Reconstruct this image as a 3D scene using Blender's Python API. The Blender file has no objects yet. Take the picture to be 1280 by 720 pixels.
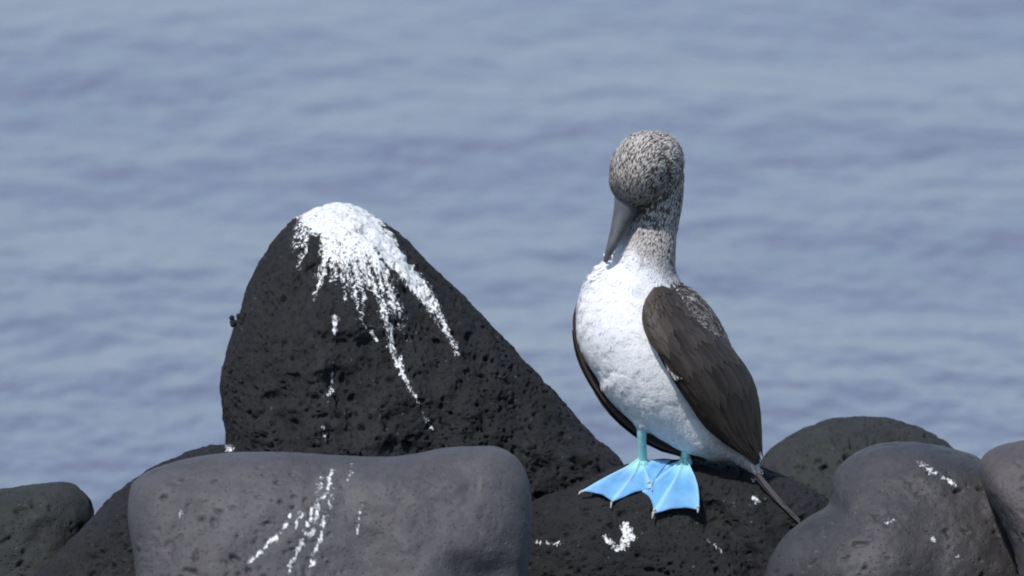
import bpy, bmesh, math, random
import numpy as np
from mathutils import Vector
from mathutils.bvhtree import BVHTree

# ------------------------------------------------------------------ camera, sky, sun, exposure
D = 14.0                      # metres from the camera to the bird
PITCH = math.radians(8.0)
S = 0.00125                   # metres per photograph pixel at the bird
sc = bpy.context.scene
COL = sc.collection
F = np.array([0.0, math.cos(PITCH), -math.sin(PITCH)])      # viewing direction
UP = np.array([0.0, math.sin(PITCH), math.cos(PITCH)])
RT = np.array([1.0, 0.0, 0.0])

cam_d = bpy.data.cameras.new('camera')
cam = bpy.data.objects.new('camera', cam_d)
COL.objects.link(cam)
cam.location = Vector(-D * F)
cam.rotation_euler = (math.radians(90) - PITCH, 0, 0)
cam_d.sensor_width = 36.0
cam_d.lens = 36.0 * D / (1280 * S)
cam_d.clip_start = 0.5
cam_d.clip_end = 6000
cam_d.dof.use_dof = True
cam_d.dof.focus_distance = D - 0.03
cam_d.dof.aperture_fstop = 6.5
sc.camera = cam

TO_SUN = Vector((-0.29, -0.50, 0.815)).normalized()
world = bpy.data.worlds.new('World')
sc.world = world
world.use_nodes = True
wn = world.node_tree.nodes
wl = world.node_tree.links
wn.clear()
sky = wn.new('ShaderNodeTexSky')
sky.sky_type = 'NISHITA'
sky.sun_disc = False
sky.sun_elevation = math.asin(TO_SUN.z)
sky.sun_rotation = math.atan2(TO_SUN.x, TO_SUN.y)
sky.air_density = 1.0
sky.dust_density = 0.3
sky.ozone_density = 2.0
bg = wn.new('ShaderNodeBackground')
bg.inputs['Strength'].default_value = 0.135
wo = wn.new('ShaderNodeOutputWorld')
wl.new(sky.outputs['Color'], bg.inputs['Color'])
wl.new(bg.outputs['Background'], wo.inputs['Surface'])

sun_d = bpy.data.lights.new('sun', 'SUN')
sun_d.energy = 3.0
sun_d.angle = math.radians(1.5)
sun_d.color = (1.0, 0.965, 0.925)
sun = bpy.data.objects.new('sun', sun_d)
COL.objects.link(sun)
sun.location = TO_SUN * 30
sun.rotation_euler = TO_SUN.to_track_quat('Z', 'Y').to_euler()

sc.view_settings.view_transform = 'Standard'
sc.view_settings.look = 'None'
sc.view_settings.exposure = 0.35
sc.view_settings.gamma = 1.0
sc.cycles.filter_width = 1.9

rng = np.random.default_rng(7)

# ------------------------------------------------------------------ helpers
def V(px, py, w):
    """photograph pixel + distance behind the bird (m) -> world point(s)"""
    px = np.asarray(px, float); py = np.asarray(py, float); w = np.asarray(w, float)
    k = (D + w) / D
    u = (px - 640) * S * k
    v = (360 - py) * S * k
    return u[..., None] * RT + v[..., None] * UP + w[..., None] * F

def P(a):
    """array (...,3) of px, py, depth in pixels -> world"""
    a = np.asarray(a, float)
    return V(a[..., 0], a[..., 1], a[..., 2] * S)

def to_px(p):
    p = np.asarray(p, float)
    w = p @ F; k = (D + w) / D
    return 640 + (p @ RT) / (S * k), 360 - (p @ UP) / (S * k), w / S

def smooth(a, b, x):
    t = np.clip((x - a) / (b - a), 0, 1)
    return t * t * (3 - 2 * t)

def hash3(i, j, k, seed):
    h = (i.astype(np.int64) * 73856093) ^ (j.astype(np.int64) * 19349663) ^ (k.astype(np.int64) * 83492791) ^ (seed * 2654435761)
    h = (h ^ (h >> 13)) * 1274126177
    h = h ^ (h >> 16)
    h = (h * 2246822519) & 0xffffffff
    return (h ^ (h >> 15)) & 0xffffffff

def vnoise(p, seed=0):
    pi = np.floor(p).astype(np.int64); f = p - pi
    f = f * f * f * (f * (f * 6 - 15) + 10)
    r = 0
    for a in (0, 1):
        for b in (0, 1):
            for c in (0, 1):
                h = hash3(pi[:, 0] + a, pi[:, 1] + b, pi[:, 2] + c, seed) / 4294967295.0
                wgt = (f[:, 0] if a else 1 - f[:, 0]) * (f[:, 1] if b else 1 - f[:, 1]) * (f[:, 2] if c else 1 - f[:, 2])
                r = r + wgt * h
    return r * 2 - 1

_a, _b = 0.7, 0.5
ROT = np.array([[math.cos(_a), -math.sin(_a), 0], [math.sin(_a), math.cos(_a), 0], [0, 0, 1]]) @ np.array([[1, 0, 0], [0, math.cos(_b), -math.sin(_b)], [0, math.sin(_b), math.cos(_b)]])
def fbm(p, octs=4, seed=0, gain=0.5):
    r = 0; a = 1.0; q = p @ ROT.T
    for o in range(octs):
        r = r + a * vnoise(q + 17.3 * o, seed + o)
        q = (q @ ROT) * 2.03; a *= gain
    return r

def pits(p, seed, density=0.6, rmin=0.22, rmax=0.55):
    """0..1: depth inside vesicle-like hollows, one candidate per unit cell"""
    pi = np.floor(p).astype(np.int64); out = np.zeros(len(p))
    for a in (-1, 0, 1):
        for b in (-1, 0, 1):
            for c in (-1, 0, 1):
                i, j, k = pi[:, 0] + a, pi[:, 1] + b, pi[:, 2] + c
                hx = hash3(i, j, k, seed) / 4294967295.0
                hy = hash3(i, j, k, seed + 1) / 4294967295.0
                hz = hash3(i, j, k, seed + 2) / 4294967295.0
                hr = hash3(i, j, k, seed + 3) / 4294967295.0
                on = hash3(i, j, k, seed + 4) / 4294967295.0 < density
                r = rmin + (rmax - rmin) * hr ** 2.2
                d = np.sqrt((p[:, 0] - i - hx) ** 2 + (p[:, 1] - j - hy) ** 2 + (p[:, 2] - k - hz) ** 2)
                v = np.where(on, (1 - smooth(0.5, 1.0, d / r)) * np.sqrt(r / rmax), 0)
                out = np.maximum(out, v)
    return out

def link(name, me, parent=None, mat=None):
    o = bpy.data.objects.new(name, me)
    COL.objects.link(o)
    if parent is not None:
        o.parent = parent
    if mat is not None and me is not None and not me.materials:
        me.materials.append(mat)
    return o

def mesh(name, verts, faces, shade=True):
    me = bpy.data.meshes.new(name)
    me.from_pydata(np.asarray(verts).tolist(), [], [list(map(int, f)) for f in faces])
    me.update()
    if shade:
        me.polygons.foreach_set('use_smooth', [True] * len(me.polygons))
    return me

def tag(o, label, cat=None, group=None, kind=None):
    o['label'] = label
    if cat: o['category'] = cat
    if group: o['group'] = group
    if kind: o['kind'] = kind
    return o

def set_attr(me, name, data, typ='FLOAT'):
    at = me.attributes.new(name, typ, 'POINT')
    if typ == 'FLOAT':
        at.data.foreach_set('value', np.asarray(data, np.float32).ravel())
    else:
        c = np.ones((len(data), 4), np.float32); c[:, :3] = data
        at.data.foreach_set('color', c.ravel())

def new_mat(name):
    m = bpy.data.materials.new(name); m.use_nodes = True
    nt = m.node_tree; nt.nodes.clear()
    out = nt.nodes.new('ShaderNodeOutputMaterial')
    bs = nt.nodes.new('ShaderNodeBsdfPrincipled')
    nt.links.new(bs.outputs[0], out.inputs[0])
    return m, nt, bs

def node(nt, typ, **kw):
    n = nt.nodes.new('ShaderNode' + typ)
    for k, v in kw.items():
        if k.startswith('i_'):
            key = k[2:]
            n.inputs[int(key) if key.isdigit() else key.replace('_', ' ')].default_value = v
        else:
            setattr(n, k, v)
    return n

def math_n(nt, op, a, b=None, clamp=False):
    n = nt.nodes.new('ShaderNodeMath'); n.operation = op; n.use_clamp = clamp
    for i, x in enumerate((a, b)):
        if x is None: continue
        if isinstance(x, (int, float)): n.inputs[i].default_value = x
        else: nt.links.new(x, n.inputs[i])
    return n.outputs[0]

def ramp(nt, fac, stops):
    n = nt.nodes.new('ShaderNodeValToRGB')
    el = n.color_ramp.elements
    while len(el) < len(stops): el.new(0.5)
    for e, (p, c) in zip(el, stops):
        e.position = p; e.color = (*c, 1) if len(c) == 3 else c
    nt.links.new(fac, n.inputs[0])
    return n.outputs[0]

# ------------------------------------------------------------------ materials
def rock_material(name, dark, light, patch=8.0, rough=0.75, fine=1.0, spec=0.35):
    m, nt, bs = new_mat(name)
    tc = node(nt, 'TexCoord')
    big = node(nt, 'TexNoise', i_Scale=patch, i_Detail=5.0, i_Roughness=0.6)
    nt.links.new(tc.outputs['Object'], big.inputs['Vector'])
    grain = node(nt, 'TexNoise', i_Scale=320.0, i_Detail=3.0, i_Roughness=0.65)
    nt.links.new(tc.outputs['Object'], grain.inputs['Vector'])
    mid = node(nt, 'TexNoise', i_Scale=70.0, i_Detail=4.0, i_Roughness=0.7)
    nt.links.new(tc.outputs['Object'], mid.inputs['Vector'])
    f = math_n(nt, 'ADD', math_n(nt, 'ADD', math_n(nt, 'MULTIPLY', big.outputs[0], 0.5), math_n(nt, 'MULTIPLY', mid.outputs[0], 0.3)), math_n(nt, 'MULTIPLY', grain.outputs[0], 0.2))
    base = ramp(nt, f, [(0.30, dark), (0.50, tuple((a + b) / 2 for a, b in zip(dark, light))), (0.68, light)])
    # pale mineral flecks and lichen specks
    fl = node(nt, 'TexNoise', i_Scale=140.0, i_Detail=2.0, i_Roughness=0.5)
    nt.links.new(tc.outputs['Object'], fl.inputs['Vector'])
    flm = ramp(nt, fl.outputs[0], [(0.71, (0, 0, 0)), (0.77, (1, 1, 1))])
    mx = node(nt, 'Mix', data_type='RGBA')
    nt.links.new(math_n(nt, 'MULTIPLY', flm, 0.45), mx.inputs[0])
    nt.links.new(base, mx.inputs[6]); mx.inputs[7].default_value = (0.2, 0.2, 0.19, 1)
    # droppings: vertex mask broken up by a stretched noise
    at = node(nt, 'Attribute', attribute_name='guano')
    mp = node(nt, 'Mapping'); mp.inputs['Scale'].default_value = (1, 1, 0.45)
    nt.links.new(tc.outputs['Object'], mp.inputs['Vector'])
    gn = node(nt, 'TexNoise', i_Scale=190.0, i_Detail=5.0, i_Roughness=0.7)
    nt.links.new(mp.outputs[0], gn.inputs['Vector'])
    g = math_n(nt, 'ADD', at.outputs['Fac'], math_n(nt, 'MULTIPLY', math_n(nt, 'SUBTRACT', gn.outputs[0], 0.5), 2.8))
    gm = ramp(nt, g, [(0.45, (0, 0, 0)), (0.75, (1, 1, 1))])
    gate = math_n(nt, 'MULTIPLY', gm, math_n(nt, 'MULTIPLY', at.outputs['Fac'], 9.0, True), True)
    mx2 = node(nt, 'Mix', data_type='RGBA')
    nt.links.new(gate, mx2.inputs[0]); nt.links.new(mx.outputs[2], mx2.inputs[6])
    nt.links.new(ramp(nt, gn.outputs[0], [(0.36, (0.58, 0.57, 0.54)), (0.62, (0.80, 0.80, 0.78))]), mx2.inputs[7])
    nt.links.new(mx2.outputs[2], bs.inputs['Base Color'])
    bs.inputs['Roughness'].default_value = rough
    bs.inputs['Specular IOR Level'].default_value = spec
    # fine relief: pores + grain
    vo = node(nt, 'TexVoronoi', i_Scale=125.0, i_Randomness=1.0)
    nt.links.new(tc.outputs['Object'], vo.inputs['Vector'])
    pore = ramp(nt, vo.outputs['Distance'], [(0.14, (0, 0, 0)), (0.27, (1, 1, 1))])
    h = math_n(nt, 'ADD', math_n(nt, 'MULTIPLY', pore, 0.9), math_n(nt, 'MULTIPLY', grain.outputs[0], 0.45))
    b = node(nt, 'Bump', i_Strength=0.9 * fine, i_Distance=0.0035)
    nt.links.new(h, b.inputs['Height'])
    nt.links.new(b.outputs[0], bs.inputs['Normal'])
    return m

M_LAVA = rock_material('porous_dark_lava', (0.0095, 0.0096, 0.010), (0.0285, 0.028, 0.0285), rough=0.88, spec=0.18)
M_SMOOTH = rock_material('wave_worn_grey_lava', (0.036, 0.033, 0.0345), (0.104, 0.096, 0.100), patch=9, rough=0.6, fine=0.6, spec=0.3)
M_MID = rock_material('pitted_grey_lava', (0.016, 0.0175, 0.0165), (0.042, 0.043, 0.040), rough=0.8, fine=0.8, spec=0.25)
M_BROWN = rock_material('worn_brown_grey_lava', (0.021, 0.0195, 0.0195), (0.070, 0.064, 0.065), rough=0.58, fine=0.65, spec=0.4)
M_PINK = rock_material('pinkish_pocked_lava', (0.050, 0.043, 0.043), (0.105, 0.090, 0.089), rough=0.7, fine=0.6)

def feather_material(name, rough=0.75, sheen=0.0, bump=0.0):
    m, nt, bs = new_mat(name)
    at = node(nt, 'Attribute', attribute_name='tint')
    nt.links.new(at.outputs['Color'], bs.inputs['Base Color'])
    bs.inputs['Roughness'].default_value = rough
    bs.inputs['Specular IOR Level'].default_value = 0.25
    if bump:
        tc = node(nt, 'TexCoord')
        n = node(nt, 'TexNoise', i_Scale=260.0, i_Detail=3.0)
        nt.links.new(tc.outputs['Object'], n.inputs['Vector'])
        b = node(nt, 'Bump', i_Strength=bump, i_Distance=0.002)
        nt.links.new(n.outputs[0], b.inputs['Height']); nt.links.new(b.outputs[0], bs.inputs['Normal'])
    return m

M_PLUME = feather_material('soft_plumage')
M_BODY = feather_material('skin_and_down', 0.7, bump=0.5)
M_WING = feather_material('wing_feather_brown', 0.55, bump=0.25)

m, nt, bs = new_mat('grey_blue_horn')
tc = node(nt, 'TexCoord'); n = node(nt, 'TexNoise', i_Scale=60.0, i_Detail=4.0)
nt.links.new(tc.outputs['Object'], n.inputs['Vector'])
nt.links.new(ramp(nt, n.outputs[0], [(0.3, (0.060, 0.061, 0.065)), (0.7, (0.105, 0.103, 0.106))]), bs.inputs['Base Color'])
bs.inputs['Roughness'].default_value = 0.45
M_BILL = m
m, nt, bs = new_mat('pale_claw_horn')
tc = node(nt, 'TexCoord'); n = node(nt, 'TexNoise', i_Scale=300.0)
nt.links.new(tc.outputs['Object'], n.inputs['Vector'])
nt.links.new(ramp(nt, n.outputs[0], [(0.3, (0.30, 0.27, 0.23)), (0.7, (0.55, 0.52, 0.46))]), bs.inputs['Base Color'])
bs.inputs['Roughness'].default_value = 0.4
M_CLAW = m

# ------------------------------------------------------------------ water
WATER_Z = -1.15
m, nt, bs = new_mat('sea_water')
bs.inputs['Base Color'].default_value = (0.137, 0.143, 0.188, 1)
bs.inputs['Roughness'].default_value = 0.30
bs.inputs['IOR'].default_value = 1.333
tc = node(nt, 'TexCoord')
hs = None
for sx, sy, scl, amp, det in ((1, 0.45, 1.6, 0.055, 2.0), (1, 0.45, 4.5, 0.095, 3.0), (1, 0.6, 13.0, 0.016, 2.0)):
    mp = node(nt, 'Mapping'); mp.inputs['Scale'].default_value = (sx, sy, 1); mp.inputs['Rotation'].default_value = (0, 0, 0.25)
    nt.links.new(tc.outputs['Object'], mp.inputs['Vector'])
    n = node(nt, 'TexNoise', i_Scale=scl, i_Detail=det, i_Roughness=0.5)
    nt.links.new(mp.outputs[0], n.inputs['Vector'])
    t = math_n(nt, 'MULTIPLY', n.outputs[0], amp)
    hs = t if hs is None else math_n(nt, 'ADD', hs, t)
b = node(nt, 'Bump', i_Strength=0.9, i_Distance=1.0)
nt.links.new(hs, b.inputs['Height']); nt.links.new(b.outputs[0], bs.inputs['Normal'])
M_WATER = m

def grid_mesh(name, xs, ys, zf):
    X, Y = np.meshgrid(xs, ys)
    p = np.stack([X.ravel(), Y.ravel(), zf(X.ravel(), Y.ravel())], 1)
    nx, ny = len(xs), len(ys)
    i = np.arange(ny - 1)[:, None] * nx + np.arange(nx - 1)[None]
    f = np.stack([i, i + 1, i + nx + 1, i + nx], -1).reshape(-1, 4)
    return mesh(name, p, f)

def swell(x, y):
    near = np.exp(-((np.abs(x) / 60) ** 4)) * np.exp(-(np.maximum(y - 60, 0) / 60) ** 2)
    z = 0.018 * np.sin(1.15 * y + 0.55 * x + 1.2 * np.sin(0.31 * x)) + 0.012 * np.sin(2.3 * y - 1.1 * x + 0.8 * np.sin(0.7 * y))
    z += 0.012 * vnoise(np.stack([x * 0.9, y * 0.7, x * 0], 1), 5)
    return WATER_Z + z * near

xs = np.concatenate([-np.geomspace(3000, 9, 22), np.linspace(-8.5, 8.5, 140), np.geomspace(9, 3000, 22)])
ys = np.concatenate([-np.geomspace(400, 32, 8), np.linspace(-30, 1, 30), np.linspace(1.2, 60, 300), np.geomspace(62, 4000, 26)])
tag(link('sea_water', grid_mesh('sea_water', xs, ys, swell), mat=M_WATER), 'rippled grey blue sea filling the background', kind='structure')

# shore under and behind the boulders
GROUND_Z = -0.66
def shore_z(x, y):
    fall = smooth(0.75, 3.6, y + 0.12 * np.sin(2 * x))
    p = np.stack([x * 5, y * 5, 0 * x], 1)
    return GROUND_Z - 1.1 * fall - 0.30 * smooth(-1.5, -6, y) + 0.035 * fbm(p, 4, 3)
tag(link('shore', grid_mesh('shore', np.linspace(-9, 9, 220), np.linspace(-18, 4.5, 260), shore_z), mat=M_LAVA),
    'dark lava shore under the boulders', kind='structure')

# ------------------------------------------------------------------ boulders
def cube_dirs(nx, ny, nz):
    """welded box surface nx*ny*nz cells -> unit directions, quads (y = depth)"""
    idx = {}; V_ = []; Q = []
    def vid(i, j, k):
        key = (i, j, k)
        r = idx.get(key)
        if r is None:
            r = len(V_); idx[key] = r; V_.append(key)
        return r
    for j in (0, ny):
        for i in range(nx):
            for k in range(nz):
                q = [vid(i, j, k), vid(i + 1, j, k), vid(i + 1, j, k + 1), vid(i, j, k + 1)]
                Q.append(q if j == 0 else q[::-1])
    for i in (0, nx):
        for j in range(ny):
            for k in range(nz):
                q = [vid(i, j, k), vid(i, j + 1, k), vid(i, j + 1, k + 1), vid(i, j, k + 1)]
                Q.append(q if i == nx else q[::-1])
    for k in (0, nz):
        for i in range(nx):
            for j in range(ny):
                q = [vid(i, j, k), vid(i + 1, j, k), vid(i + 1, j + 1, k), vid(i, j + 1, k)]
                Q.append(q if k == nz else q[::-1])
    a = np.array(V_, float)
    d = np.stack([a[:, 0] / nx, a[:, 1] / ny, a[:, 2] / nz], 1) * 2 - 1
    d = np.tan(d * math.pi / 4)
    d /= np.linalg.norm(d, axis=1)[:, None]
    return d, np.array(Q)

def catmull_closed(pts, n=24):
    p = np.asarray(pts, float); m_ = len(p); out = []
    t = np.linspace(0, 1, n, endpoint=False)[:, None]
    for i in range(m_):
        a, b, c, d = p[i - 1], p[i], p[(i + 1) % m_], p[(i + 2) % m_]
        out.append(0.5 * (2 * b + (c - a) * t + (2 * a - 5 * b + 4 * c - d) * t ** 2 + (3 * b - a - 3 * c + d) * t ** 3))
    return np.concatenate(out)

def seg_dist(px, py, line):
    best = np.full(len(px), 1e9); 
    line = np.asarray(line, float)
    tt = np.zeros(len(px)); L = len(line) - 1
    for i in range(L):
        a, b = line[i], line[i + 1]
        ab = b - a; l2 = ab @ ab + 1e-9
        t = np.clip(((px - a[0]) * ab[0] + (py - a[1]) * ab[1]) / l2, 0, 1)
        d = np.hypot(px - a[0] - t * ab[0], py - a[1] - t * ab[1])
        mk = d < best
        best = np.where(mk, d, best); tt = np.where(mk, (i + t) / L, tt)
    return best, tt

def boulder(name, label, mat, outline, centre, w0, df, db, n=2.6, shear=(0.0, 0.0), res=(120, 50, 120), rough_amp=1.0, lump=14.0,
            pit=((11.0, 3.2, 0.6),), bulges=(), grooves=(), guano=(), seed=1, pit_where=None, group='lava boulders heaped along the shore'):
    d, Q = cube_dirs(*res)
    oc = catmull_closed(outline)
    ang = np.arctan2(-(oc[:, 1] - centre[1]), oc[:, 0] - centre[0])
    rad = np.hypot(oc[:, 0] - centre[0], oc[:, 1] - centre[1])
    o = np.argsort(ang); ang, rad = ang[o], rad[o]
    ang = np.concatenate([ang - 2 * math.pi, ang, ang + 2 * math.pi]); rad = np.tile(rad, 3)
    th = np.arctan2(d[:, 2], d[:, 0])
    R = np.interp(th, ang, rad)
    sp = np.hypot(d[:, 0], d[:, 2]); cp = d[:, 1]
    nn = (sp ** n + np.abs(cp) ** n) ** (-1.0 / n)
    g = sp * nn; h = cp * nn                      # superellipse profile: outline exact, depth rounded
    px = centre[0] + R * g * np.cos(th)
    py = centre[1] - R * g * np.sin(th)
    front = h < 0
    w = w0 / S + np.where(front, df, db) * h
    w = w + shear[1] * (centre[1] - py) + shear[0] * (px - centre[0])
    fw = smooth(1.0, 0.75, g)                     # keep the outline, shape the faces
    q0 = np.stack([px, py, w], 1) / 100.0
    w = w + fw * lump * fbm(q0 * 1.1 + seed * 3.1, 3, seed) + fw * lump * 0.25 * min(rough_amp, 1.0) * fbm(q0 * 4.0 + seed, 3, seed + 9)
    for (bx, by, rx, ry, amp) in bulges:
        w = w - amp * np.exp(-((px - bx) / rx) ** 2 - ((py - by) / ry) ** 2) * np.where(front, 1, 0)
    for (line, wd, dep) in grooves:
        dd, _ = seg_dist(px + 6 * vnoise(q0 * 6, seed + 50), py + 6 * vnoise(q0 * 6, seed + 51), line)
        w = w + np.where(front, dep * np.exp(-(dd / wd) ** 2), 0)
    p = P(np.stack([px, py, w], 1))
    me = mesh(name, p, Q)
    nrm = np.zeros(len(p) * 3); me.vertices.foreach_get('normal', nrm); nrm = nrm.reshape(-1, 3)
    q = p / S / 100.0
    disp = rough_amp * (2.2 * fbm(q * 5, 3, seed + 20) + 0.55 * fbm(q * 22, 3, seed + 30))
    region = smooth(-0.35, 0.45, fbm(q * 2.2, 2, seed + 40))
    warp = np.stack([vnoise(q * 9, seed + 60 + i) for i in range(3)], 1)
    for (cell, dep, dens) in pit:
        qq = p / S / cell; qq[:, 0] *= 0.8
        disp = disp - 2.6 * dep * pits(qq + warp * 0.35, seed * 13 + int(cell), dens) * (0.55 + 0.45 * region) * (1 if pit_where is None else pit_where(px, py))
    p = p + nrm * (disp * S)[:, None]
    me.vertices.foreach_set('co', p.ravel()); me.update()
    gu = np.zeros(len(p))
    jx = 3.0 * vnoise(q * 9, seed + 70)
    for (line, w_a, w_b, s_a, s_b) in guano:
        dd, tt = seg_dist(px + jx, py, line)
        wd = w_a + (w_b - w_a) * tt; st = s_a + (s_b - s_a) * tt
        gu = np.maximum(gu, st * (1 - smooth(0.1, 1.5, dd / wd)) * (h < 0.35))
    set_attr(me, 'guano', gu)
    ob = link(name, me, mat=mat)
    tag(ob, label, 'boulder', group)
    return ob

def runs(n, seed):
    g = np.random.default_rng(seed); out = []
    for _ in range(n):
        a = g.uniform(-0.55, 1.0); L = g.uniform(30, 130) * (0.55 + 0.75 * max(a, 0))
        x0, y0 = 424 + 30 * a + g.normal() * 6, 272 + 22 * abs(a) + g.uniform(0, 26)
        pts = [(x0 + a * 0.55 * L * t + 2.5 * g.normal(), y0 + L * t) for t in (0, 0.35, 0.7, 1.0)]
        out.append((pts, g.uniform(4, 8), g.uniform(2.5, 4), g.uniform(0.75, 1.0), g.uniform(0.3, 0.55)))
    return out

# tall pointed rock
PYR = [(416, 253), (440, 257), (468, 271), (505, 297), (545, 338), (580, 372), (620, 412), (660, 455), (700, 497), (740, 543), (786, 586),
       (830, 660), (850, 780), (780, 880), (560, 905), (340, 890), (275, 800), (272, 660), (283, 590), (283, 545), (279, 510), (277, 478),
       (284, 442), (297, 400), (308, 365), (324, 330), (345, 298), (368, 275), (394, 262)]
boulder('pointed_boulder', 'tall pointed dark lava rock streaked white with bird droppings down from its peak', M_LAVA, PYR, (500, 600), 0.36, 190, 210,
        n=2.3, shear=(0.12, 0.30), res=(300, 110, 300), lump=22, pit=((24, 4.5, 0.3), (10.5, 3.4, 0.85), (7, 2.0, 0.7)), seed=3,
        grooves=[([(505, 300), (545, 430), (560, 520)], 16, 8), ([(640, 470), (720, 560)], 10, 8), ([(590, 420), (600, 470)], 9, 8)],
        bulges=[(400, 470, 90, 140, 14), (470, 500, 30, 90, 12)],
        guano=[([(408, 260), (425, 270), (448, 288)], 34, 30, 2.6, 1.7), ([(400, 262), (378, 285), (368, 308)], 16, 8, 0.7, 0.42), ([(392, 275), (380, 300), (373, 338)], 8, 4, 0.75, 0.45),
               ([(415, 275), (418, 320), (414, 352)], 11, 4, 0.95, 0.55), ([(445, 285), (480, 340), (500, 395)], 12, 8, 1.0, 0.5),
               ([(465, 285), (500, 330), (530, 365), (548, 395)], 15, 8, 1.7, 0.65), ([(530, 360), (555, 405), (574, 443)], 7, 4, 0.7, 0.6),
               ([(478, 375), (492, 440), (506, 474)], 7, 5, 0.65, 0.8), ([(506, 470), (520, 500), (540, 535)], 4, 4, 0.5, 0.4), ([(419, 397), (420, 414)], 5, 4, 0.8, 0.8),
               ([(463, 413), (470, 425)], 3.5, 3.5, 0.7, 0.7), ([(418, 455), (412, 500)], 3.5, 3, 0.45, 0.55), ([(405, 535), (408, 548)], 3.5, 3, 0.5, 0.5), ([(450, 395), (455, 402)], 3.5, 3, 0.5, 0.5)]
              + runs(46, 5))

kv, kf = [], []
kr = np.random.default_rng(3)
for k in range(7):
    c = np.array([293 + kr.uniform(-4, 6), 401 + kr.uniform(-7, 7), 300 + kr.uniform(-5, 5)]); a = kr.uniform(2.0, 4.2)
    o = len(kv)
    for i in range(5):
        for j in range(7):
            ph = math.pi * (i + 0.5) / 5; t = 2 * math.pi * j / 7; rr = a * kr.uniform(0.75, 1.25)
            kv.append(c + rr * np.array([math.sin(ph) * math.cos(t), math.cos(ph), math.sin(ph) * math.sin(t)]))
    for i in range(4):
        for j in range(7):
            kf.append((o + i * 7 + j, o + i * 7 + (j + 1) % 7, o + (i + 1) * 7 + (j + 1) % 7, o + (i + 1) * 7 + j))
link('crust_knob', mesh('crust_knob', P(np.array(kv)), kf), bpy.data.objects['pointed_boulder'], M_LAVA)

# worn flat-topped slab in front
SLAB = [(163, 612), (172, 598), (195, 585), (240, 572), (290, 566), (350, 565), (420, 569), (480, 571), (520, 567), (555, 560), (590, 558),
        (622, 559), (643, 570), (656, 588), (663, 612), (665, 650), (661, 700), (650, 780), (620, 860), (420, 880), (230, 870), (180, 790),
        (168, 700), (160, 650)]
boulder('flat_topped_boulder', 'smooth purplish grey flat-topped rock with thin white dropping streaks on its face', M_SMOOTH, SLAB, (410, 715), -0.52, 150, 150,
        n=4.2, shear=(0.05, 0.35), res=(230, 50, 170), rough_amp=0.22, lump=9, pit=((10, 2.2, 0.6), (16, 2.0, 0.3)), seed=8, pit_where=lambda x, y: 0.25 + 0.75 * smooth(470, 330, x) * smooth(570, 600, y) * smooth(165, 200, x),
        bulges=[(600, 725, 46, 28, -26), (200, 660, 30, 90, 10), (560, 610, 80, 60, 8)],
        guano=[([(414, 590), (409, 606), (405, 622)], 5, 4, 0.75, 0.5), ([(398, 632), (392, 660), (382, 680)], 5, 4, 0.65, 0.5), ([(405, 640), (400, 672), (388, 707)], 4, 3.5, 0.6, 0.62),
               ([(392, 636), (377, 676), (360, 715)], 4.5, 4, 0.65, 0.55), ([(363, 645), (345, 672), (312, 703)], 4.5, 4, 0.5, 0.65), ([(378, 640), (368, 662)], 3.5, 3, 0.5, 0.4),
               ([(452, 632), (447, 668)], 3.5, 3, 0.4, 0.5), ([(225, 640), (227, 644)], 3.5, 3.5, 0.6, 0.6), ([(440, 580), (436, 600)], 4, 3, 0.35, 0.3),
               ([(400, 600), (396, 628)], 5, 4, 0.35, 0.4), ([(415, 610), (410, 650)], 4, 4, 0.35, 0.35)])

boulder('sloping_boulder', 'porous dark rock sloping down from the pointed rock behind the flat-topped slab', M_LAVA,
        [(300, 560), (270, 557), (240, 564), (200, 580), (165, 601), (140, 622), (112, 650), (75, 690), (40, 725), (20, 790), (60, 870), (180, 880),
         (330, 870), (400, 800), (400, 680), (350, 590)], (230, 720), -0.05, 140, 150, n=2.6, shear=(0.0, 0.25), res=(150, 44, 130), lump=10,
        pit=((16, 4.0, 0.5), (9, 2.6, 0.75)), seed=14, guano=[([(284, 560), (290, 562)], 4, 4, 0.7, 0.6)])

boulder('rounded_boulder', 'low rounded greenish grey rock beside the water next to the sloping porous rock', M_MID,
        [(60, 604), (85, 604), (102, 613), (114, 630), (117, 650), (112, 700), (95, 790), (40, 860), (-80, 870), (-150, 800), (-160, 690), (-100, 640), (-40, 618), (0, 611)],
        (-20, 720), 0.16, 120, 130, n=2.8, shear=(0, 0.25), res=(110, 40, 110), rough_amp=0.7, lump=10, pit=((15, 2.6, 0.4),), seed=19)

PERCH = [(655, 632), (690, 618), (727, 604), (765, 586), (800, 577), (840, 574), (880, 574), (925, 578), (965, 590), (1005, 606), (1036, 628),
         (1056, 665), (1062, 720), (1050, 800), (1000, 860), (850, 880), (700, 870), (640, 800), (628, 720), (635, 660)]
perch = boulder('perch_boulder', 'dark pitted lava rock on which the bird stands, small white splash below its feet', M_LAVA, PERCH, (845, 735), 0.05, 120, 150,
        n=2.7, shear=(0.0, 0.32), res=(240, 46, 190), lump=6, rough_amp=0.85, pit=((16, 3.4, 0.4), (8.5, 2.4, 0.8)), seed=23,
        grooves=[([(885, 640), (915, 662), (935, 700), (950, 760)], 15, 22), ([(960, 640), (1000, 690)], 16, 14)],
        guano=[([(781, 660), (786, 672), (778, 682)], 9, 8, 1.0, 0.8), ([(757, 672), (770, 686)], 5, 6, 0.8, 0.75), ([(670, 678), (700, 680)], 4, 4, 0.5, 0.5),
               ([(944, 623), (946, 626)], 4, 4, 0.9, 0.9), ([(940, 597), (941, 599)], 3, 3, 0.8, 0.8), ([(885, 675), (900, 690)], 3, 3, 0.4, 0.4)])

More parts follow.
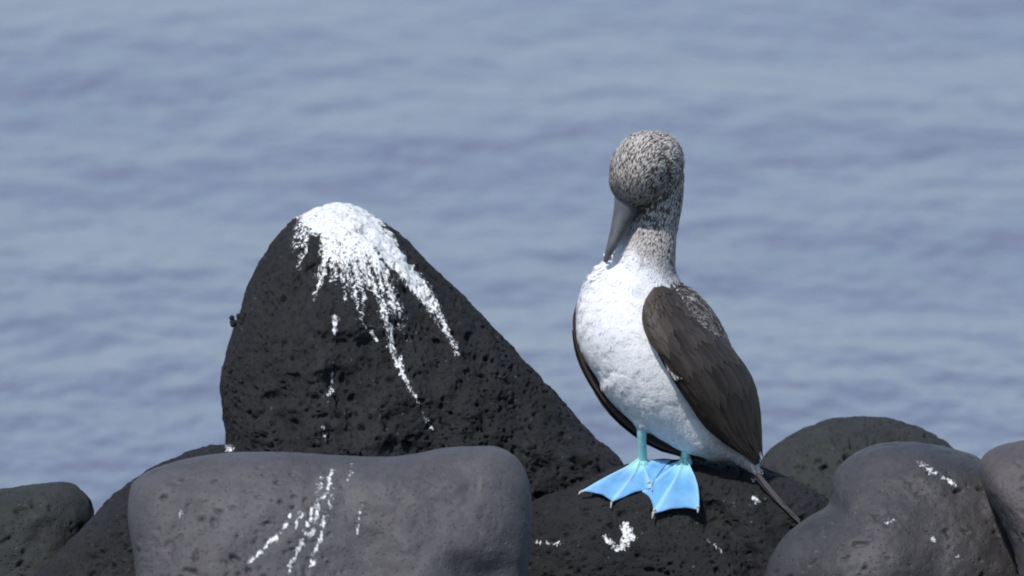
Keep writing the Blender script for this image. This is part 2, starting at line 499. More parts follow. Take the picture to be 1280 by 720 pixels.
boulder('domed_boulder', 'domed dark pitted rock behind the tail of the bird', M_MID,
        [(955, 572), (975, 553), (1005, 536), (1035, 525), (1070, 521), (1105, 523), (1140, 531), (1170, 546), (1195, 565), (1215, 600), (1222, 680), (1200, 800),
         (1080, 850), (960, 820), (925, 720), (935, 610)], (1075, 670), 0.62, 150, 150, n=2.5, shear=(0, 0.25), res=(130, 44, 130), lump=10,
        pit=((14, 4.2, 0.6), (9, 3.0, 0.7)), rough_amp=0.8, seed=29)

boulder('saddle_boulder', 'large smooth grey brown two-humped rock with small white flecks beside the tail', M_BROWN,
        [(1040, 600), (1052, 580), (1075, 563), (1105, 554), (1145, 553), (1185, 560), (1222, 572), (1262, 600), (1290, 650), (1300, 740), (1270, 850), (1120, 880), (990, 860),
         (950, 780), (958, 712), (980, 672), (1008, 648), (1036, 630)], (1120, 700), -0.34, 130, 150, n=2.7, shear=(-0.1, 0.30), res=(150, 46, 150), rough_amp=0.45, lump=8,
        pit=((15, 2.2, 0.35),), seed=33, bulges=[(1085, 700, 105, 66, 50), (1150, 580, 60, 26, 10)],
        guano=[([(1148, 578), (1160, 585), (1172, 592)], 3.5, 3.5, 0.55, 0.65), ([(1182, 598), (1195, 606)], 3.5, 3.5, 0.65, 0.6), ([(1108, 652), (1118, 650)], 3.2, 3.2, 0.5, 0.5),
               ([(1165, 672), (1170, 680)], 3.2, 3, 0.5, 0.5), ([(1195, 695), (1200, 700)], 3, 3, 0.6, 0.5)])

boulder('pink_boulder', 'pinkish grey pocked rock leaning against the two-humped rock', M_PINK,
        [(1225, 580), (1236, 564), (1260, 554), (1300, 548), (1360, 556), (1420, 600), (1440, 700), (1420, 820), (1340, 870), (1290, 820), (1280, 760), (1268, 690), (1246, 640), (1228, 606)],
        (1340, 690), -0.52, 120, 130, n=2.7, shear=(0, 0.2), res=(100, 44, 120), rough_amp=0.5, lump=6, pit=((16, 2.6, 0.5),), seed=37)

# ------------------------------------------------------------------ the bird
bird = tag(link('webfooted_bird', None), 'brown and white sea bird with blue webbed feet preening its breast on a dark rock', 'bird')

def frame_loft(nodes, sub=6, seg=28, axis=None):
    """nodes: (px, py, wpx, r_across, r_depth) -> closed loft, pixel space"""
    nd = np.asarray(nodes, float)
    ext = np.vstack([2 * nd[0] - nd[1], nd, 2 * nd[-1] - nd[-2]])
    pts = []
    for i in range(1, len(ext) - 2):
        a, b, c, d = ext[i - 1], ext[i], ext[i + 1], ext[i + 2]
        for t in np.linspace(0, 1, sub, endpoint=False):
            pts.append(0.5 * (2 * b + (c - a) * t + (2 * a - 5 * b + 4 * c - d) * t * t + (3 * b - a - 3 * c + d) * t ** 3))
    pts.append(nd[-1]); pts = np.array(pts)
    tan = np.gradient(pts[:, :3], axis=0); tan /= np.linalg.norm(tan, axis=1)[:, None]
    ref = np.array(axis if axis is not None else (0, 0, 1.0))
    th = np.linspace(0, 2 * math.pi, seg, endpoint=False)
    verts = []; faces = []
    # rounded caps
    rows = []
    def ring(c, t, ra, rb):
        n1 = np.cross(ref, t); n1 /= np.linalg.norm(n1)
        n2 = np.cross(t, n1)
        return c + np.cos(th)[:, None] * n1 * ra + np.sin(th)[:, None] * n2 * rb
    r0 = (pts[0, 3] + pts[0, 4]) / 2 * 0.7; r1 = (pts[-1, 3] + pts[-1, 4]) / 2 * 0.7
    for a in (0.15, 0.5, 0.8):
        s_ = math.sin(math.acos(1 - a)) if a < 1 else 1
        rows.append(ring(pts[0, :3] - tan[0] * r0 * (1 - a), tan[0], pts[0, 3] * s_, pts[0, 4] * s_))
    for k in range(len(pts)):
        rows.append(ring(pts[k, :3], tan[k], pts[k, 3], pts[k, 4]))
    for a in (0.8, 0.5, 0.15):
        s_ = math.sin(math.acos(1 - a))
        rows.append(ring(pts[-1, :3] + tan[-1] * r1 * (1 - a), tan[-1], pts[-1, 3] * s_, pts[-1, 4] * s_))
    v = np.concatenate(rows); nr = len(rows)
    for r in range(nr - 1):
        for k in range(seg):
            k2 = (k + 1) % seg
            faces.append((r * seg + k, r * seg + k2, (r + 1) * seg + k2, (r + 1) * seg + k))
    faces.append(tuple(range(seg))[::-1]); faces.append(tuple((nr - 1) * seg + k for k in range(seg)))
    return v, faces

def ellipsoid(c, r, seg=32, rot=0.0):
    v = []; f = []
    for i in range(seg + 1):
        ph = math.pi * i / seg
        for j in range(seg):
            t = 2 * math.pi * j / seg
            x, y, z = math.sin(ph) * math.cos(t) * r[0], math.cos(ph) * r[1], math.sin(ph) * math.sin(t) * r[2]
            v.append((c[0] + x * math.cos(rot) - y * math.sin(rot), c[1] + x * math.sin(rot) + y * math.cos(rot), c[2] + z))
    for i in range(seg):
        for j in range(seg):
            f.append((i * seg + j, i * seg + (j + 1) % seg, (i + 1) * seg + (j + 1) % seg, (i + 1) * seg + j))
    return np.array(v), f

def join(parts):
    vs = []; fs = []; o = 0
    for v, f in parts:
        vs.append(np.asarray(v)); fs += [tuple(i + o for i in q) for q in f]; o += len(v)
    return np.concatenate(vs), fs

# feet rest on the perch: find the plane of the rock under them
pm = perch.data
bvh = BVHTree.FromPolygons([v.co.copy() for v in pm.vertices], [tuple(p.vertices) for p in pm.polygons])
def rock_w(px, py):
    a = V(px, py, -1.0); b = V(px, py, 1.0)
    hit = bvh.ray_cast(Vector(a), Vector(b - a).normalized())
    return None if hit[0] is None else float(np.array(hit[0]) @ F) / S
sam = [(x, y, rock_w(x, y)) for x in range(728, 880, 8) for y in range(586, 644, 6)]
sam = np.array([s_ for s_ in sam if s_[2] is not None])
A = np.stack([sam[:, 0] - 810, sam[:, 1] - 610, np.ones(len(sam))], 1)
coef, *_ = np.linalg.lstsq(A, sam[:, 2], rcond=None)
res_ = sam[:, 2] - A @ coef
off = np.percentile(res_, 5)
def foot_w(px, py):
    return coef[0] * (px - 810) + coef[1] * (py - 610) + coef[2] + off
print('foot plane', coef, off, res_.std(), 'at 610:', foot_w(810, 610))
fn = np.cross(P([820, 610, foot_w(820, 610)]) - P([810, 610, foot_w(810, 610)]), P([810, 600, foot_w(810, 600)]) - P([810, 610, foot_w(810, 610)]))
fn /= np.linalg.norm(fn)
if fn @ F > 0: fn = -fn

TR = [(806, 338, 6, 38, 42), (783, 369, 4, 55, 60), (788, 401, 4, 72, 72), (813, 427, 6, 84, 78), (837, 461, 10, 83, 76), (856, 494, 14, 72, 66),
      (876, 525, 14, 50, 50), (899, 548, 10, 31, 34), (923, 562, 8, 19, 21), (946, 589, 6, 5, 8)]
NK = [(800, 362, 6, 52, 54), (800, 336, 2, 45, 45), (807, 307, 2, 38, 40), (816, 275, 6, 32, 33), (820, 245, 6, 33, 34), (821, 218, -2, 33, 34), (814, 204, -14, 34, 36)]
parts = [frame_loft(TR, 6, 36), frame_loft(NK, 5, 32),
         ellipsoid((800, 212, -33), (37, 48, 44), rot=0.30), ellipsoid((825, 204, -10), (29, 38, 39)), ellipsoid((818, 200, -20), (33, 35, 43))]
LEGS = {}
for key, ank, top in (('r', (803, 580), (802, 530)), ('l', (857, 577), (862, 532))):
    wf = foot_w(*ank) - 5
    LEGS[key] = (ank, wf)
    parts.append(ellipsoid((top[0] + 6, top[1] - 12, 2 if key == 'r' else -8), (18, 22, 24)))   # feathered thigh
v, f = join(parts)
tmp = link('tmp', mesh('tmp', P(v), f))
r = tmp.modifiers.new('r', 'REMESH'); r.mode = 'VOXEL'; r.voxel_size = 0.0022
s_ = tmp.modifiers.new('s', 'SMOOTH'); s_.factor = 0.5; s_.iterations = 14
dg = bpy.context.evaluated_depsgraph_get()
em = bpy.data.meshes.new_from_object(tmp.evaluated_get(dg))
bpy.data.objects.remove(tmp)
nv = len(em.vertices)
BV = np.zeros(nv * 3); em.vertices.foreach_get('co', BV); BV = BV.reshape(-1, 3)
em.vertices.foreach_get('normal', (BN := np.zeros(nv * 3))); BN = BN.reshape(-1, 3)
BF = [tuple(p.vertices) for p in em.polygons]
bpy.data.meshes.remove(em)

# colour of the plumage at a point: whiteness, mantle
def speckle_at(p, nrm):
    px, py, w = to_px(p)
    white = smooth(-30, 26, (py - 300) - (px - 772) * 0.78 + 9 * vnoise(p.reshape(-1, 3) / 0.012, 41))
    back = np.array([0.85, 0.35, 0.35]); back /= np.linalg.norm(back)
    nv_ = np.stack([nrm @ RT, nrm @ UP, nrm @ F], -1)
    dorsal = smooth(0.45, 0.7, nv_ @ back) * smooth(340, 362, py) * smooth(548, 520, py)
    dorsal = np.maximum(dorsal, smooth(0, 12, px - (828 + (py - 350) * 0.36)) * smooth(345, 358, py) * smooth(530, 515, py))
    vent = smooth(0, 30, (px - 868) * 0.8 + (py - 541) * 0.6)
    return white, dorsal, vent

DARK = np.array([0.045, 0.036, 0.030]); PALE = np.array([0.46, 0.42, 0.38]); WHITE = np.array([0.78, 0.77, 0.77])
MANT = np.array([0.05, 0.042, 0.036]); VENT = np.array([0.42, 0.39, 0.37])
wh, do, ve = speckle_at(BV, BN)
base = (0.6 * DARK + 0.1 * PALE)[None] * (1 - wh[:, None]) + WHITE * wh[:, None]
base = base * (1 - ve[:, None]) + VENT * ve[:, None]
base = base * (1 - do[:, None]) + MANT * do[:, None]
lump = 0.0010 * vnoise(BV / 0.012, 4) + 0.0004 * vnoise(BV / 0.006, 8)
BV2 = BV + BN * lump[:, None]

# legs and webbed feet, same skin
def foot_patch(ank, toes, lift, curves):
    """fan of webs between toe rays; px space -> verts, faces, ridge weight"""
    M_, K = 16, 9
    rays = []
    for i, t in enumerate(toes):
        s_ = np.linspace(0.0, 1, M_)[:, None]
        a = np.array(ank, float); b = np.array(t, float)
        n_ = np.array([-(b - a)[1], (b - a)[0]])
        rays.append(a + (b - a) * s_ + n_ * curves[i] * np.sin(math.pi * s_))
    cols = []; ridge = []; rowpar = np.linspace(0, 1, M_)
    for i in range(len(rays) - 1):
        for k in range(K if i < len(rays) - 2 else K + 1):
            t = k / K
            s_ = rowpar * (1 - 0.08 * math.sin(math.pi * t) ** 0.8)
            ca = np.stack([np.interp(s_, rowpar, rays[i][:, c]) for c in (0, 1)], 1)
            cb = np.stack([np.interp(s_, rowpar, rays[i + 1][:, c]) for c in (0, 1)], 1)
            cols.append(ca * (1 - t) + cb * t)
            dt = min(t, 1 - t) * K
            ridge.append(np.full(M_, math.exp(-(dt / 0.75) ** 2)))
    C = np.array(cols); Rg = np.array(ridge); nc = len(C)
    h = (lift + 1.3 + 3.6 * Rg * (1 - 0.55 * rowpar)[None] + 6.0 * np.exp(-(rowpar / 0.16) ** 2)[None]) * S
    wv = 0.9 * np.sin(C[..., 0] * 0.33 + C[..., 1] * 0.21) * (1 - Rg) * S
    w = foot_w(C[..., 0], C[..., 1])
    base_ = P(np.stack([C[..., 0], C[..., 1], w], -1))
    top = base_ + fn * (h + wv)[..., None]
    bot = base_ + fn * ((lift - 0.6) * S)
    v = np.concatenate([top.reshape(-1, 3), bot.reshape(-1, 3)]); N = nc * M_
    f = []
    for c in range(nc - 1):
        for k in range(M_ - 1):
            a, b, d_, e = c * M_ + k, (c + 1) * M_ + k, (c + 1) * M_ + k + 1, c * M_ + k + 1
            f.append((a, b, d_, e)); f.append((N + e, N + d_, N + b, N + a))
        f.append((c * M_ + M_ - 1, (c + 1) * M_ + M_ - 1, N + (c + 1) * M_ + M_ - 1, N + c * M_ + M_ - 1))
    for k in range(M_ - 1):
        f.append((k, k + 1, N + k + 1, N + k)); a = (nc - 1) * M_ + k
        f.append((a + 1, a, N + a, N + a + 1))
    return v, f, np.concatenate([Rg.ravel(), Rg.ravel() * 0]), np.concatenate([np.tile(rowpar, nc)] * 2)

BLUE = np.array([0.13, 0.335, 0.57]); TURQ = np.array([0.33, 0.62, 0.60]); PALEB = np.array([0.36, 0.62, 0.80])
allv = [BV2]; allf = list(BF); allc = [base]; o_ = nv
TOES = {'r': ((803, 580), [(728, 617), (766, 630), (814, 613), (838, 578)], 2.2, [0.02, -0.02, 0.0, 0.03]),
        'l': ((857, 577), [(832, 584), (803, 616), (817, 643), (874, 638)], 0.0, [0.0, 0.03, -0.01, -0.10])}
for key, (ank, toes, lift, cur) in TOES.items():
    v, f, rg, rp = foot_patch(ank, toes, lift, cur)
    pn = vnoise(v / 0.016, 11)[:, None]
    c = BLUE[None] * (1 + 0.16 * pn + 0.10 * vnoise(v / 0.0035, 14)[:, None]) + np.array([0.03, 0.0, 0.02]) * smooth(0.0, 0.7, vnoise(v / 0.012, 15))[:, None] + np.array([0.02, 0.0, 0.01]) * vnoise(v / 0.008, 12)[:, None]
    c = c * (1 - 0.75 * rg[:, None]) + PALEB * 0.75 * rg[:, None]
    tq = (1 - smooth(0.1, 0.42, rp))[:, None]
    c = c * (1 - tq) + TURQ * tq
    allv.append(v); allf += [tuple(i + o_ for i in q) for q in f]; allc.append(c); o_ += len(v)
    wf = foot_w(*ank)
    top = (802, 536, 0) if key == 'r' else (861, 538, -10)
    v, f = frame_loft([(top[0], top[1] - 12, top[2], 7, 8), (*top[:2], top[2], 6.2, 7.5), (0.5 * (top[0] + ank[0]) , 558, 0.5 * (top[2] + wf), 5.6, 7),
                       (ank[0], ank[1] - 6, wf - 3, 6.4, 7.5), (ank[0], ank[1] + 1, wf - 4, 8.5, 7), (ank[0] - 1, ank[1] + 5, wf - 5, 6.5, 4.5)], 6, 20)
    v = P(v); allv.append(v); allf += [tuple(i + o_ for i in q) for q in f]; o_ += len(v)
    allc.append(TURQ[None] * (1 + 0.12 * vnoise(v / 0.005, 9)[:, None]))
body_me = mesh('body', np.concatenate(allv), allf)
set_attr(body_me, 'tint', np.clip(np.concatenate(allc), 0, 1), 'FLOAT_COLOR')
body = link('body', body_me, bird, M_BODY)

# claws
def claw(tip, direction, L=10, r=2.2, lift=0.0):
    t = np.array([*tip, foot_w(*tip)]); d_ = np.array([*direction, 0.0]); d_ /= np.linalg.norm(d_)
    e = t + d_ * L; e[2] = foot_w(e[0], e[1])
    v, f = frame_loft([(*(t - d_ * 2), r, r), (*(t + d_ * L * 0.45 + (0, -1.2, 0)), r * 0.75, r * 0.75), (*e, 0.5, 0.5)], 4, 10)
    v = P(v) + fn * (2.5 + lift) * S
    link('claw', mesh('claw', v, f), bird, M_CLAW)
claw((728, 617), (-0.8, 0.5), 5); claw((766, 627), (-0.25, 1), 10); claw((812, 608), (0.45, 1), 9, lift=2.2)
claw((818, 641), (-0.3, 1), 9); claw((873, 637), (-0.1, 1), 6); 

# bill
v, f = frame_loft([(790, 226, -34, 18, 17), (785, 247, -35, 17, 15), (780, 265, -37, 13.5, 13), (773, 286, -39, 10, 11), (766, 304, -42, 7, 8), (757, 326, -38, 3, 4)], 6, 24)
bill = link('bill', mesh('bill', P(v), f), bird, M_BILL)

# ---- plumage: small overlapping feathers
SP = np.array([(776, 246, -62), (776, 228, -72), (788, 200, -72), (808, 172, -50), (830, 172, -10), (846, 200, 10), (840, 235, 14), (830, 275, 10), (820, 310, 6),
               (808, 345, 4), (803, 392, 4), (818, 425, 6), (838, 460, 10), (858, 494, 14), (878, 525, 18), (899, 550, 22), (924, 566, 26), (950, 594, 28)], float)
SPw = P(SP)
def flow(p):
    d2 = ((p[:, None] - SPw[None]) ** 2).sum(-1)
    wgt = np.exp(-d2 / (2 * 0.03 ** 2)) + 1e-12
    tan = np.gradient(SPw, axis=0); tan /= np.linalg.norm(tan, axis=1)[:, None]
    v_ = (wgt[..., None] * tan[None]).sum(1)
    return v_ / np.linalg.norm(v_, axis=1)[:, None]

tri = []
for q in BF:
    tri.append((q[0], q[1], q[2]))
    if len(q) == 4: tri.append((q[0], q[2], q[3]))
tri = np.array(tri)
A0, A1, A2 = BV2[tri[:, 0]], BV2[tri[:, 1]], BV2[tri[:, 2]]
area = np.linalg.norm(np.cross(A1 - A0, A2 - A0), axis=1) / 2

def scatter(n, weight):
    pr = area * weight; pr /= pr.sum()
    i = rng.choice(len(tri), n, p=pr)
    a, b = rng.random(n), rng.random(n); fl = a + b > 1; a[fl], b[fl] = 1 - a[fl], 1 - b[fl]
    p = A0[i] + (A1[i] - A0[i]) * a[:, None] + (A2[i] - A0[i]) * b[:, None]
    return p, BN[tri[i, 0]]

def feathers(name, p, nrm, length, width, lift, colour_fn, label, mat, spread=0.25, dirs=None, camber=0.2, fine=False):
    """p: base points; builds one mesh of leaf-shaped feathers"""
    n = len(p)
    d = flow(p) if dirs is None else dirs
    d = d + spread * rng.normal(size=(n, 3)); d -= (d * nrm).sum(1)[:, None] * nrm
    d /= np.linalg.norm(d, axis=1)[:, None]
    sd = np.cross(nrm, d)
    if fine:
        T = [(0, 0), (0.5, -0.5), (0.5, 0.5), (1.0, 0)]; Fc = [(0, 2, 1), (1, 2, 3)]
    else:
      T = [(0, 0), (0.3, -0.42), (0.3, 0.42), (0.3, 0.0), (0.68, -0.5), (0.68, 0.5), (0.68, 0.0), (0.9, -0.27), (0.9, 0.27), (1.0, 0)]
      Fc = [(0, 3, 1), (0, 2, 3), (1, 3, 6, 4), (3, 2, 5, 6), (4, 6, 9, 7), (6, 5, 8, 9)]
    L = length * (0.8 + 0.4 * rng.random(n)); W = width * (0.8 + 0.4 * rng.random(n)); LF = lift * (0.5 + rng.random(n))
    vs = np.zeros((n, len(T), 3)); cs = np.zeros((n, len(T), 3)); rnd = rng.random(n)
    for j, (t, s) in enumerate(T):
        hgt = LF * math.sin(min(t * 1.25, 1) * math.pi / 2) - camber * W * abs(s) * 2 - 0.0003
        vs[:, j] = p + d * (L * t)[:, None] + sd * (W * s)[:, None] + nrm * hgt[:, None]
        cs[:, j] = colour_fn(p, nrm, t, abs(s), rnd)
    f = np.array([[*q] if len(q) == 4 else [*q, -1] for q in Fc])
    faces = []
    for i in range(n):
        o = i * len(T)
        for q in Fc: faces.append([x + o for x in q])
    me = mesh(name, vs.reshape(-1, 3), faces)
    set_attr(me, 'tint', np.clip(cs.reshape(-1, 3), 0, 1), 'FLOAT_COLOR')
    ob = link(name, me, body, mat)
    ob['kind'] = 'stuff'; ob['label'] = label
    return ob

triw, trid, triv = speckle_at((A0 + A1 + A2) / 3, BN[tri[:, 0]])
tpx, tpy, tpw = to_px((A0 + A1 + A2) / 3)
# head and neck: dark feathers with pale tips
def head_col(p, nrm, t, s, rnd):
    wh, do, ve = speckle_at(p, nrm)
    tip = np.clip((t - 0.42) / 0.3, 0, 1) * np.clip(1.7 * rnd[:, None] - 0.1 + 1.2 * smooth(242, 318, to_px(p)[1])[:, None], 0, 1)
    px_, py_, w_ = to_px(p)
    pale = np.array([0.50, 0.46, 0.42])[None] * (0.7 + 0.5 * rnd[:, None])
    c = DARK[None] * (1 - tip) + pale * tip
    px, py, w = to_px(p)
    face = (smooth(212, 250, py) * smooth(815, 790, px) * (w < -20))[:, None]
    c = c * (1 - 0.55 * face) + np.array([0.32, 0.30, 0.28]) * 0.55 * face
    wt = np.clip(wh * 1.15, 0, 1)[:, None]
    return c * (1 - wt) + WHITE * wt
hw = (1 - 0.92 * triw) * (tpy < 372) * (1 - 0.9 * trid)
hp, hn = scatter(15000, hw)
feathers('head_plumage', hp, hn, 0.0115, 0.0023, 0.0013, head_col, 'brown and buff streaked feathers of the head and neck', M_PLUME, spread=0.16)
# white breast and belly
def breast_col(p, nrm, t, s, rnd):
    wh, do, ve = speckle_at(p, nrm)
    c = WHITE[None] * (0.94 + 0.10 * rnd[:, None])
    vv = (VENT[None] * (0.7 + 0.7 * rnd[:, None]))
    c = c * (1 - ve[:, None]) + vv * ve[:, None]
    return c
bw = triw * (1 - trid) * (tpy > 296) * (0.35 + (tpw < 20))
bp, bn = scatter(42000, bw)
feathers('breast_plumage', bp, bn, 0.0095, 0.0022, 0.00045, breast_col, 'soft white feathers of the breast and belly', M_PLUME, spread=0.35, camber=0.0, fine=True)
# mantle between the wings: brown with pale tips
def mantle_col(p, nrm, t, s, rnd):
    tip = np.clip((t - 0.62) / 0.3, 0, 1) * (rnd[:, None] * 1.0)
    return MANT[None] * (0.7 + 0.6 * rnd[:, None]) * (1 - tip) + np.array([0.42, 0.40, 0.38]) * tip
mp_, mn_ = scatter(3600, trid * (tpy > 340) * (tpy < 520))
feathers('mantle_plumage', mp_, mn_, 0.014, 0.0040, 0.0012, mantle_col, 'brown pale-tipped feathers of the back', M_PLUME, spread=0.25)

# loose white tufts pulled out beside the bill tip
q_ = rng.random(11)
tp = P(np.stack([776 - 30 * q_ + rng.normal(size=11) * 2.5, 312 + 34 * q_ + rng.normal(size=11) * 2, -36 + 6 * q_], 1))
td = np.stack([-0.75 + 0 * q_, 0 * q_, 0.45 - 0.9 * q_], 1)
tn = np.tile(np.array([[-0.3, -0.75, 0.6]]), (11, 1)); tn /= np.linalg.norm(tn, axis=1)[:, None]
feathers('loose_tuft', tp, tn, 0.012, 0.0055, 0.0015, lambda p, n_, t, s, r_: np.tile(WHITE, (len(p), 1)), 'ruffled white tufts beside the bill tip', M_PLUME, 0.15, td)

# ---- wings: a shell with individual overlapping feathers
def wing(front, back, bulge, out_sign, rows, label, shade=1.0, seed=5):
    fr = np.asarray(front, float); bk = np.asarray(back, float)
    ta = np.linspace(0, 1, len(fr))
    def cr(arr, a):
        a = np.clip(a, 0, 1) * (len(arr) - 1); i = np.clip(a.astype(int), 0, len(arr) - 2); t = (a - i)[..., None]
        ext = np.vstack([2 * arr[0] - arr[1], arr, 2 * arr[-1] - arr[-2]])
        p0, p1, p2, p3 = ext[i], ext[i + 1], ext[i + 2], ext[i + 3]
        return 0.5 * (2 * p1 + (p2 - p0) * t + (2 * p0 - 5 * p1 + 4 * p2 - p3) * t ** 2 + (3 * p1 - p0 - 3 * p2 + p3) * t ** 3)
    def surf(a, b):
        A_, B_ = cr(fr, a), cr(bk, a)
        p = A_ * (1 - b[..., None]) + B_ * b[..., None]
        bl = np.interp(np.clip(a, 0, 1), np.linspace(0, 1, len(bulge)), bulge)
        pr = np.clip(b * (1 - b), 0, None) * 4
        p[..., 2] += out_sign * bl * pr ** 0.7
        return P(p)
    def pos_n(a, b):
        e = 0.012
        ac, bc = np.clip(a, e, 1 - e), np.clip(b, e, 1 - e)
        da = surf(ac + e, bc) - surf(ac - e, bc); db_ = surf(ac, bc + e) - surf(ac, bc - e)
        n_ = np.cross(da, db_); n_ /= np.linalg.norm(n_, axis=-1)[..., None] + 1e-12
        flip = np.sign((n_ * F).sum(-1)) * np.sign(out_sign)
        return surf(a, b), n_ * flip[..., None]
    na, nb = 40, 20
    ga, gb = np.meshgrid(np.linspace(0, 1, na), np.linspace(0, 1, nb), indexing='ij')
    p, n_ = pos_n(ga, gb)
    top = p - n_ * 0.004
    thick = (0.016 * np.sin(np.clip(gb, 0, 1) * math.pi) * (1 - 0.7 * ga) + 0.003)
    bot = top - n_ * thick[..., None]
    v = np.concatenate([top.reshape(-1, 3), bot.reshape(-1, 3)]); N = na * nb; fs = []
    for i in range(na - 1):
        for j in range(nb - 1):
            q = (i * nb + j, i * nb + j + 1, (i + 1) * nb + j + 1, (i + 1) * nb + j)
            fs.append(q); fs.append(tuple(N + x for x in q[::-1]))
    rim = [i * nb for i in range(na)] + [(na - 1) * nb + j for j in range(1, nb)] + [i * nb + nb - 1 for i in range(na - 2, -1, -1)] + list(range(nb - 2, 0, -1))
    for x, y in zip(rim, rim[1:] + rim[:1]): fs.append((x, y, N + y, N + x))
    me = mesh('wing', v, fs)
    BR = np.array([0.044, 0.034, 0.028]) * shade
    set_attr(me, 'tint', np.tile(BR, (len(v), 1)), 'FLOAT_COLOR')
    wg = link('wing', me, bird, M_WING); wg['label'] = label
    r_ = np.random.default_rng(seed)
    # feather rows, tip-most first so that upper rows overlap lower ones
    layer = 0
    for (a0, a1, nfe, b0, b1, wdt, tone, edge) in rows:
        for k in range(nfe):
            bc = b0 + (b1 - b0) * (k + 0.5) / nfe + r_.normal() * 0.012
            aa0 = a0 + r_.normal() * 0.010; aa1 = a1 + r_.normal() * 0.018
            nl, nw = 10, 5
            t = np.linspace(0, 1, nl)[:, None]; s = np.linspace(-1, 1, nw)[None]
            prof = np.minimum(1, 0.55 + 1.2 * t) * np.sqrt(np.clip(1 - np.clip((t - 0.72) / 0.28, 0, 1) ** 2.2, 0.0025, 1))
            a = aa0 + (aa1 - aa0) * t + 0 * s
            bt = bc + (0.5 - bc) * 0.10 * t
            b = bt + s * prof * wdt / 2
            sk = (a - 0.018 * np.abs(s))
            pp, nn_ = pos_n(sk, np.clip(b, -0.02, 1.02))
            h = 0.0006 * layer + 0.0024 * t + 0.0011 * (1 - np.abs(s)) + 0.0012 * (s * 0.5 + 0.5) + 0.0006 * r_.random()
            pp = pp + nn_ * h[..., None]
            idx = np.arange(nl * nw).reshape(nl, nw); fs = []
            for i in range(nl - 1):
                for j in range(nw - 1):
                    fs.append((idx[i, j], idx[i, j + 1], idx[i + 1, j + 1], idx[i + 1, j]))
            me = mesh('feather', pp.reshape(-1, 3), fs)
            tn_ = tone * (0.6 + 0.75 * r_.random())
            c = BR[None, None] * tn_ * np.ones((nl, nw, 1)) * (1 + 0.25 * r_.normal(size=(1, nw, 1)))
            ed = np.clip((t - 0.72) / 0.28, 0, 1) * 0.5 + np.clip((np.abs(s) - 0.55) / 0.45, 0, 1) * 0.5
            c = c * (1 - min(1, 2 * edge) * ed[..., None]) + np.array([0.12, 0.10, 0.085]) * shade * min(1, 2 * edge) * ed[..., None]
            set_attr(me, 'tint', c.reshape(-1, 3), 'FLOAT_COLOR')
            link('feather', me, wg, M_WING)
        layer += 1
    return wg

ROWS = [(0.42, 0.99, 8, 0.02, 0.98, 0.24, 0.50, 0.06), (0.34, 0.90, 8, 0.10, 0.98, 0.24, 0.62, 0.08), (0.30, 0.76, 8, 0.16, 0.98, 0.23, 0.8, 0.12),  # rows towards the tip toned darker: dark primaries, and shadow put into the colour
        (0.24, 0.62, 9, 0.06, 0.98, 0.20, 1.0, 0.18), (0.18, 0.50, 10, 0.03, 0.98, 0.18, 1.05, 0.22), (0.12, 0.39, 10, 0.03, 0.98, 0.17, 1.05, 0.20),
        (0.07, 0.30, 10, 0.03, 0.97, 0.17, 1.1, 0.18), (0.03, 0.22, 9, 0.04, 0.96, 0.18, 1.1, 0.16), (0.0, 0.14, 7, 0.08, 0.92, 0.22, 1.1, 0.14)]
wing([(818, 363, -44), (806, 384, -66), (807, 410, -80), (820, 437, -84), (841, 471, -76), (865, 507, -62), (889, 540, -42), (944, 583, -8)],
     [(826, 361, -36), (845, 370, -34), (868, 394, -30), (893, 420, -22), (920, 447, -14), (940, 480, -4), (949, 520, 2), (953, 578, 4)],
     [4, 10, 18, 22, 20, 16, 10, 3], -1, ROWS, 'dark brown folded wing facing the open water side', seed=5)
wing([(720, 372, 12), (713, 398, 14), (716, 430, 16), (729, 466, 18), (750, 501, 20), (779, 533, 22), (822, 562, 26), (880, 581, 30)],
     [(760, 362, 50), (775, 385, 70), (790, 410, 80), (810, 440, 82), (830, 470, 78), (850, 500, 70), (868, 535, 56), (884, 573, 40)],
     [4, 10, 16, 18, 16, 12, 8, 3], 1, ROWS[:4], 'far folded wing showing as a dark rim behind the white breast', seed=6)

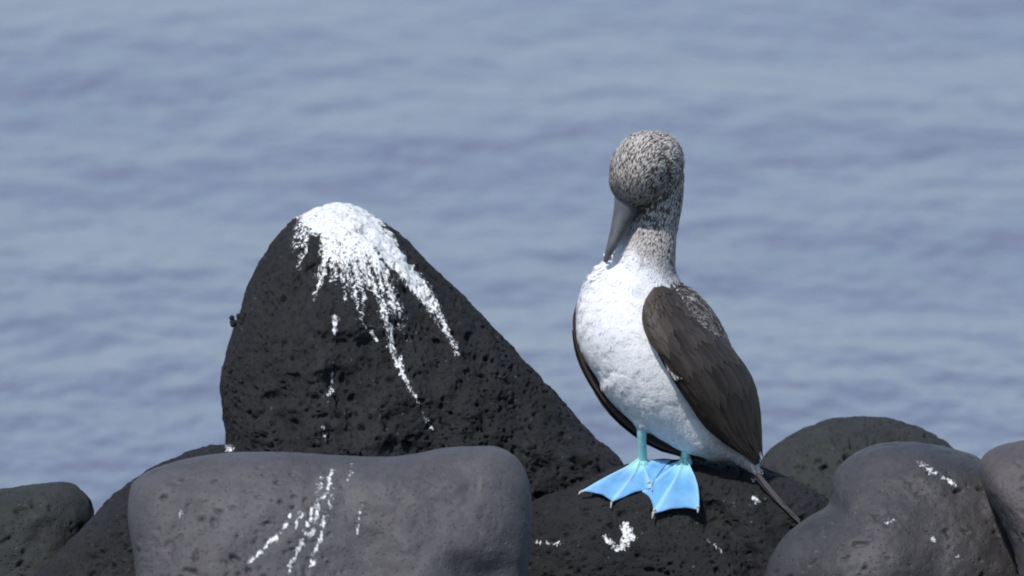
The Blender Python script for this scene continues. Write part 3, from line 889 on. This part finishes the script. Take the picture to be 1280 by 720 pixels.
# flank patch at the wing's front edge
q_ = rng.random(70)
fp = P(np.stack([827 + 17 * q_ + rng.normal(size=70) * 2.5, 437 + 30 * q_ + rng.normal(size=70) * 2.5, -85 + 4 * q_], 1))
fnm = np.tile(-F + 0.3 * RT, (70, 1)); fnm /= np.linalg.norm(fnm, axis=1)[:, None]
feathers('flank_tuft', fp, fnm, 0.012, 0.0032, 0.002, lambda p, n_, t, s, r_: np.tile(np.array([0.34, 0.30, 0.28]), (len(p), 1)) * (0.15 + 1.1 * r_[:, None] ** 1.5) * (0.6 + 0.6 * t),
         'mottled grey flank feathers at the wing edge', M_PLUME, 0.25, np.tile((P([860, 500, -70.]) - P([835, 450, -84.])) / 0.07, (70, 1)))

# ---- tail: narrow stiff feathers seen almost edge-on
tail = link('tail', None, bird)
for q in ((900, 580), (920, 585), (945, 600), (970, 620), (990, 640), (1003, 655)): print('rock', q, rock_w(*q))
TAILW = rock_w(1003, 655) - 60
tr_ = random.Random(4)
for k in range(7):
    a = np.array([934 + tr_.uniform(-3, 3), 574 + tr_.uniform(-3, 4), 8 + 2 * k], float)
    b = np.array([1006 - 5.5 * abs(k - 1) + tr_.uniform(-2, 2), 658 - 7.5 * abs(k - 1), 0], float)
    b[2] = (rock_w(b[0], b[1]) or TAILW) - 9
    nl, nw = 12, 3
    d_ = (b - a); sd_ = np.array([0.35, -0.28, 0.9])
    vs = []
    for i in range(nl):
        t = i / (nl - 1)
        wd = 4.6 * (min(1, 0.5 + 1.5 * t)) * math.sqrt(max(0.01, 1 - max(0, (t - 0.55) / 0.45) ** 2))
        c = a + d_ * t + np.array([-1.0, 4.0, 0]) * math.sin(math.pi * t) * 0.8
        for s in (-1, 0, 1):
            vs.append(c + sd_ * wd * s + np.array([0.7, -0.7, 0]) * (1.2 if s == 0 else 0) + np.array([-0.8, 0.6, 0]) * 0.9 * k)
    fs = []
    for i in range(nl - 1):
        for j in range(2): fs.append((i * 3 + j, i * 3 + j + 1, i * 3 + j + 4, i * 3 + j + 3))
    me = mesh('feather', P(np.array(vs)), fs)
    tt = np.repeat(np.linspace(0, 1, nl), 3)[:, None]
    c0 = np.array([0.10, 0.09, 0.085]) if k < 2 else np.array([0.06, 0.05, 0.045])
    set_attr(me, 'tint', c0 * (1 - 0.55 * tt) + np.array([0.05, 0.04, 0.035]) * 0.55 * tt, 'FLOAT_COLOR')
    link('feather', me, tail, M_WING)

tris = sum(len(o.data.polygons) * 2 for o in sc.objects if o.type == 'MESH')
print('approx triangles', tris, 'body verts', nv)
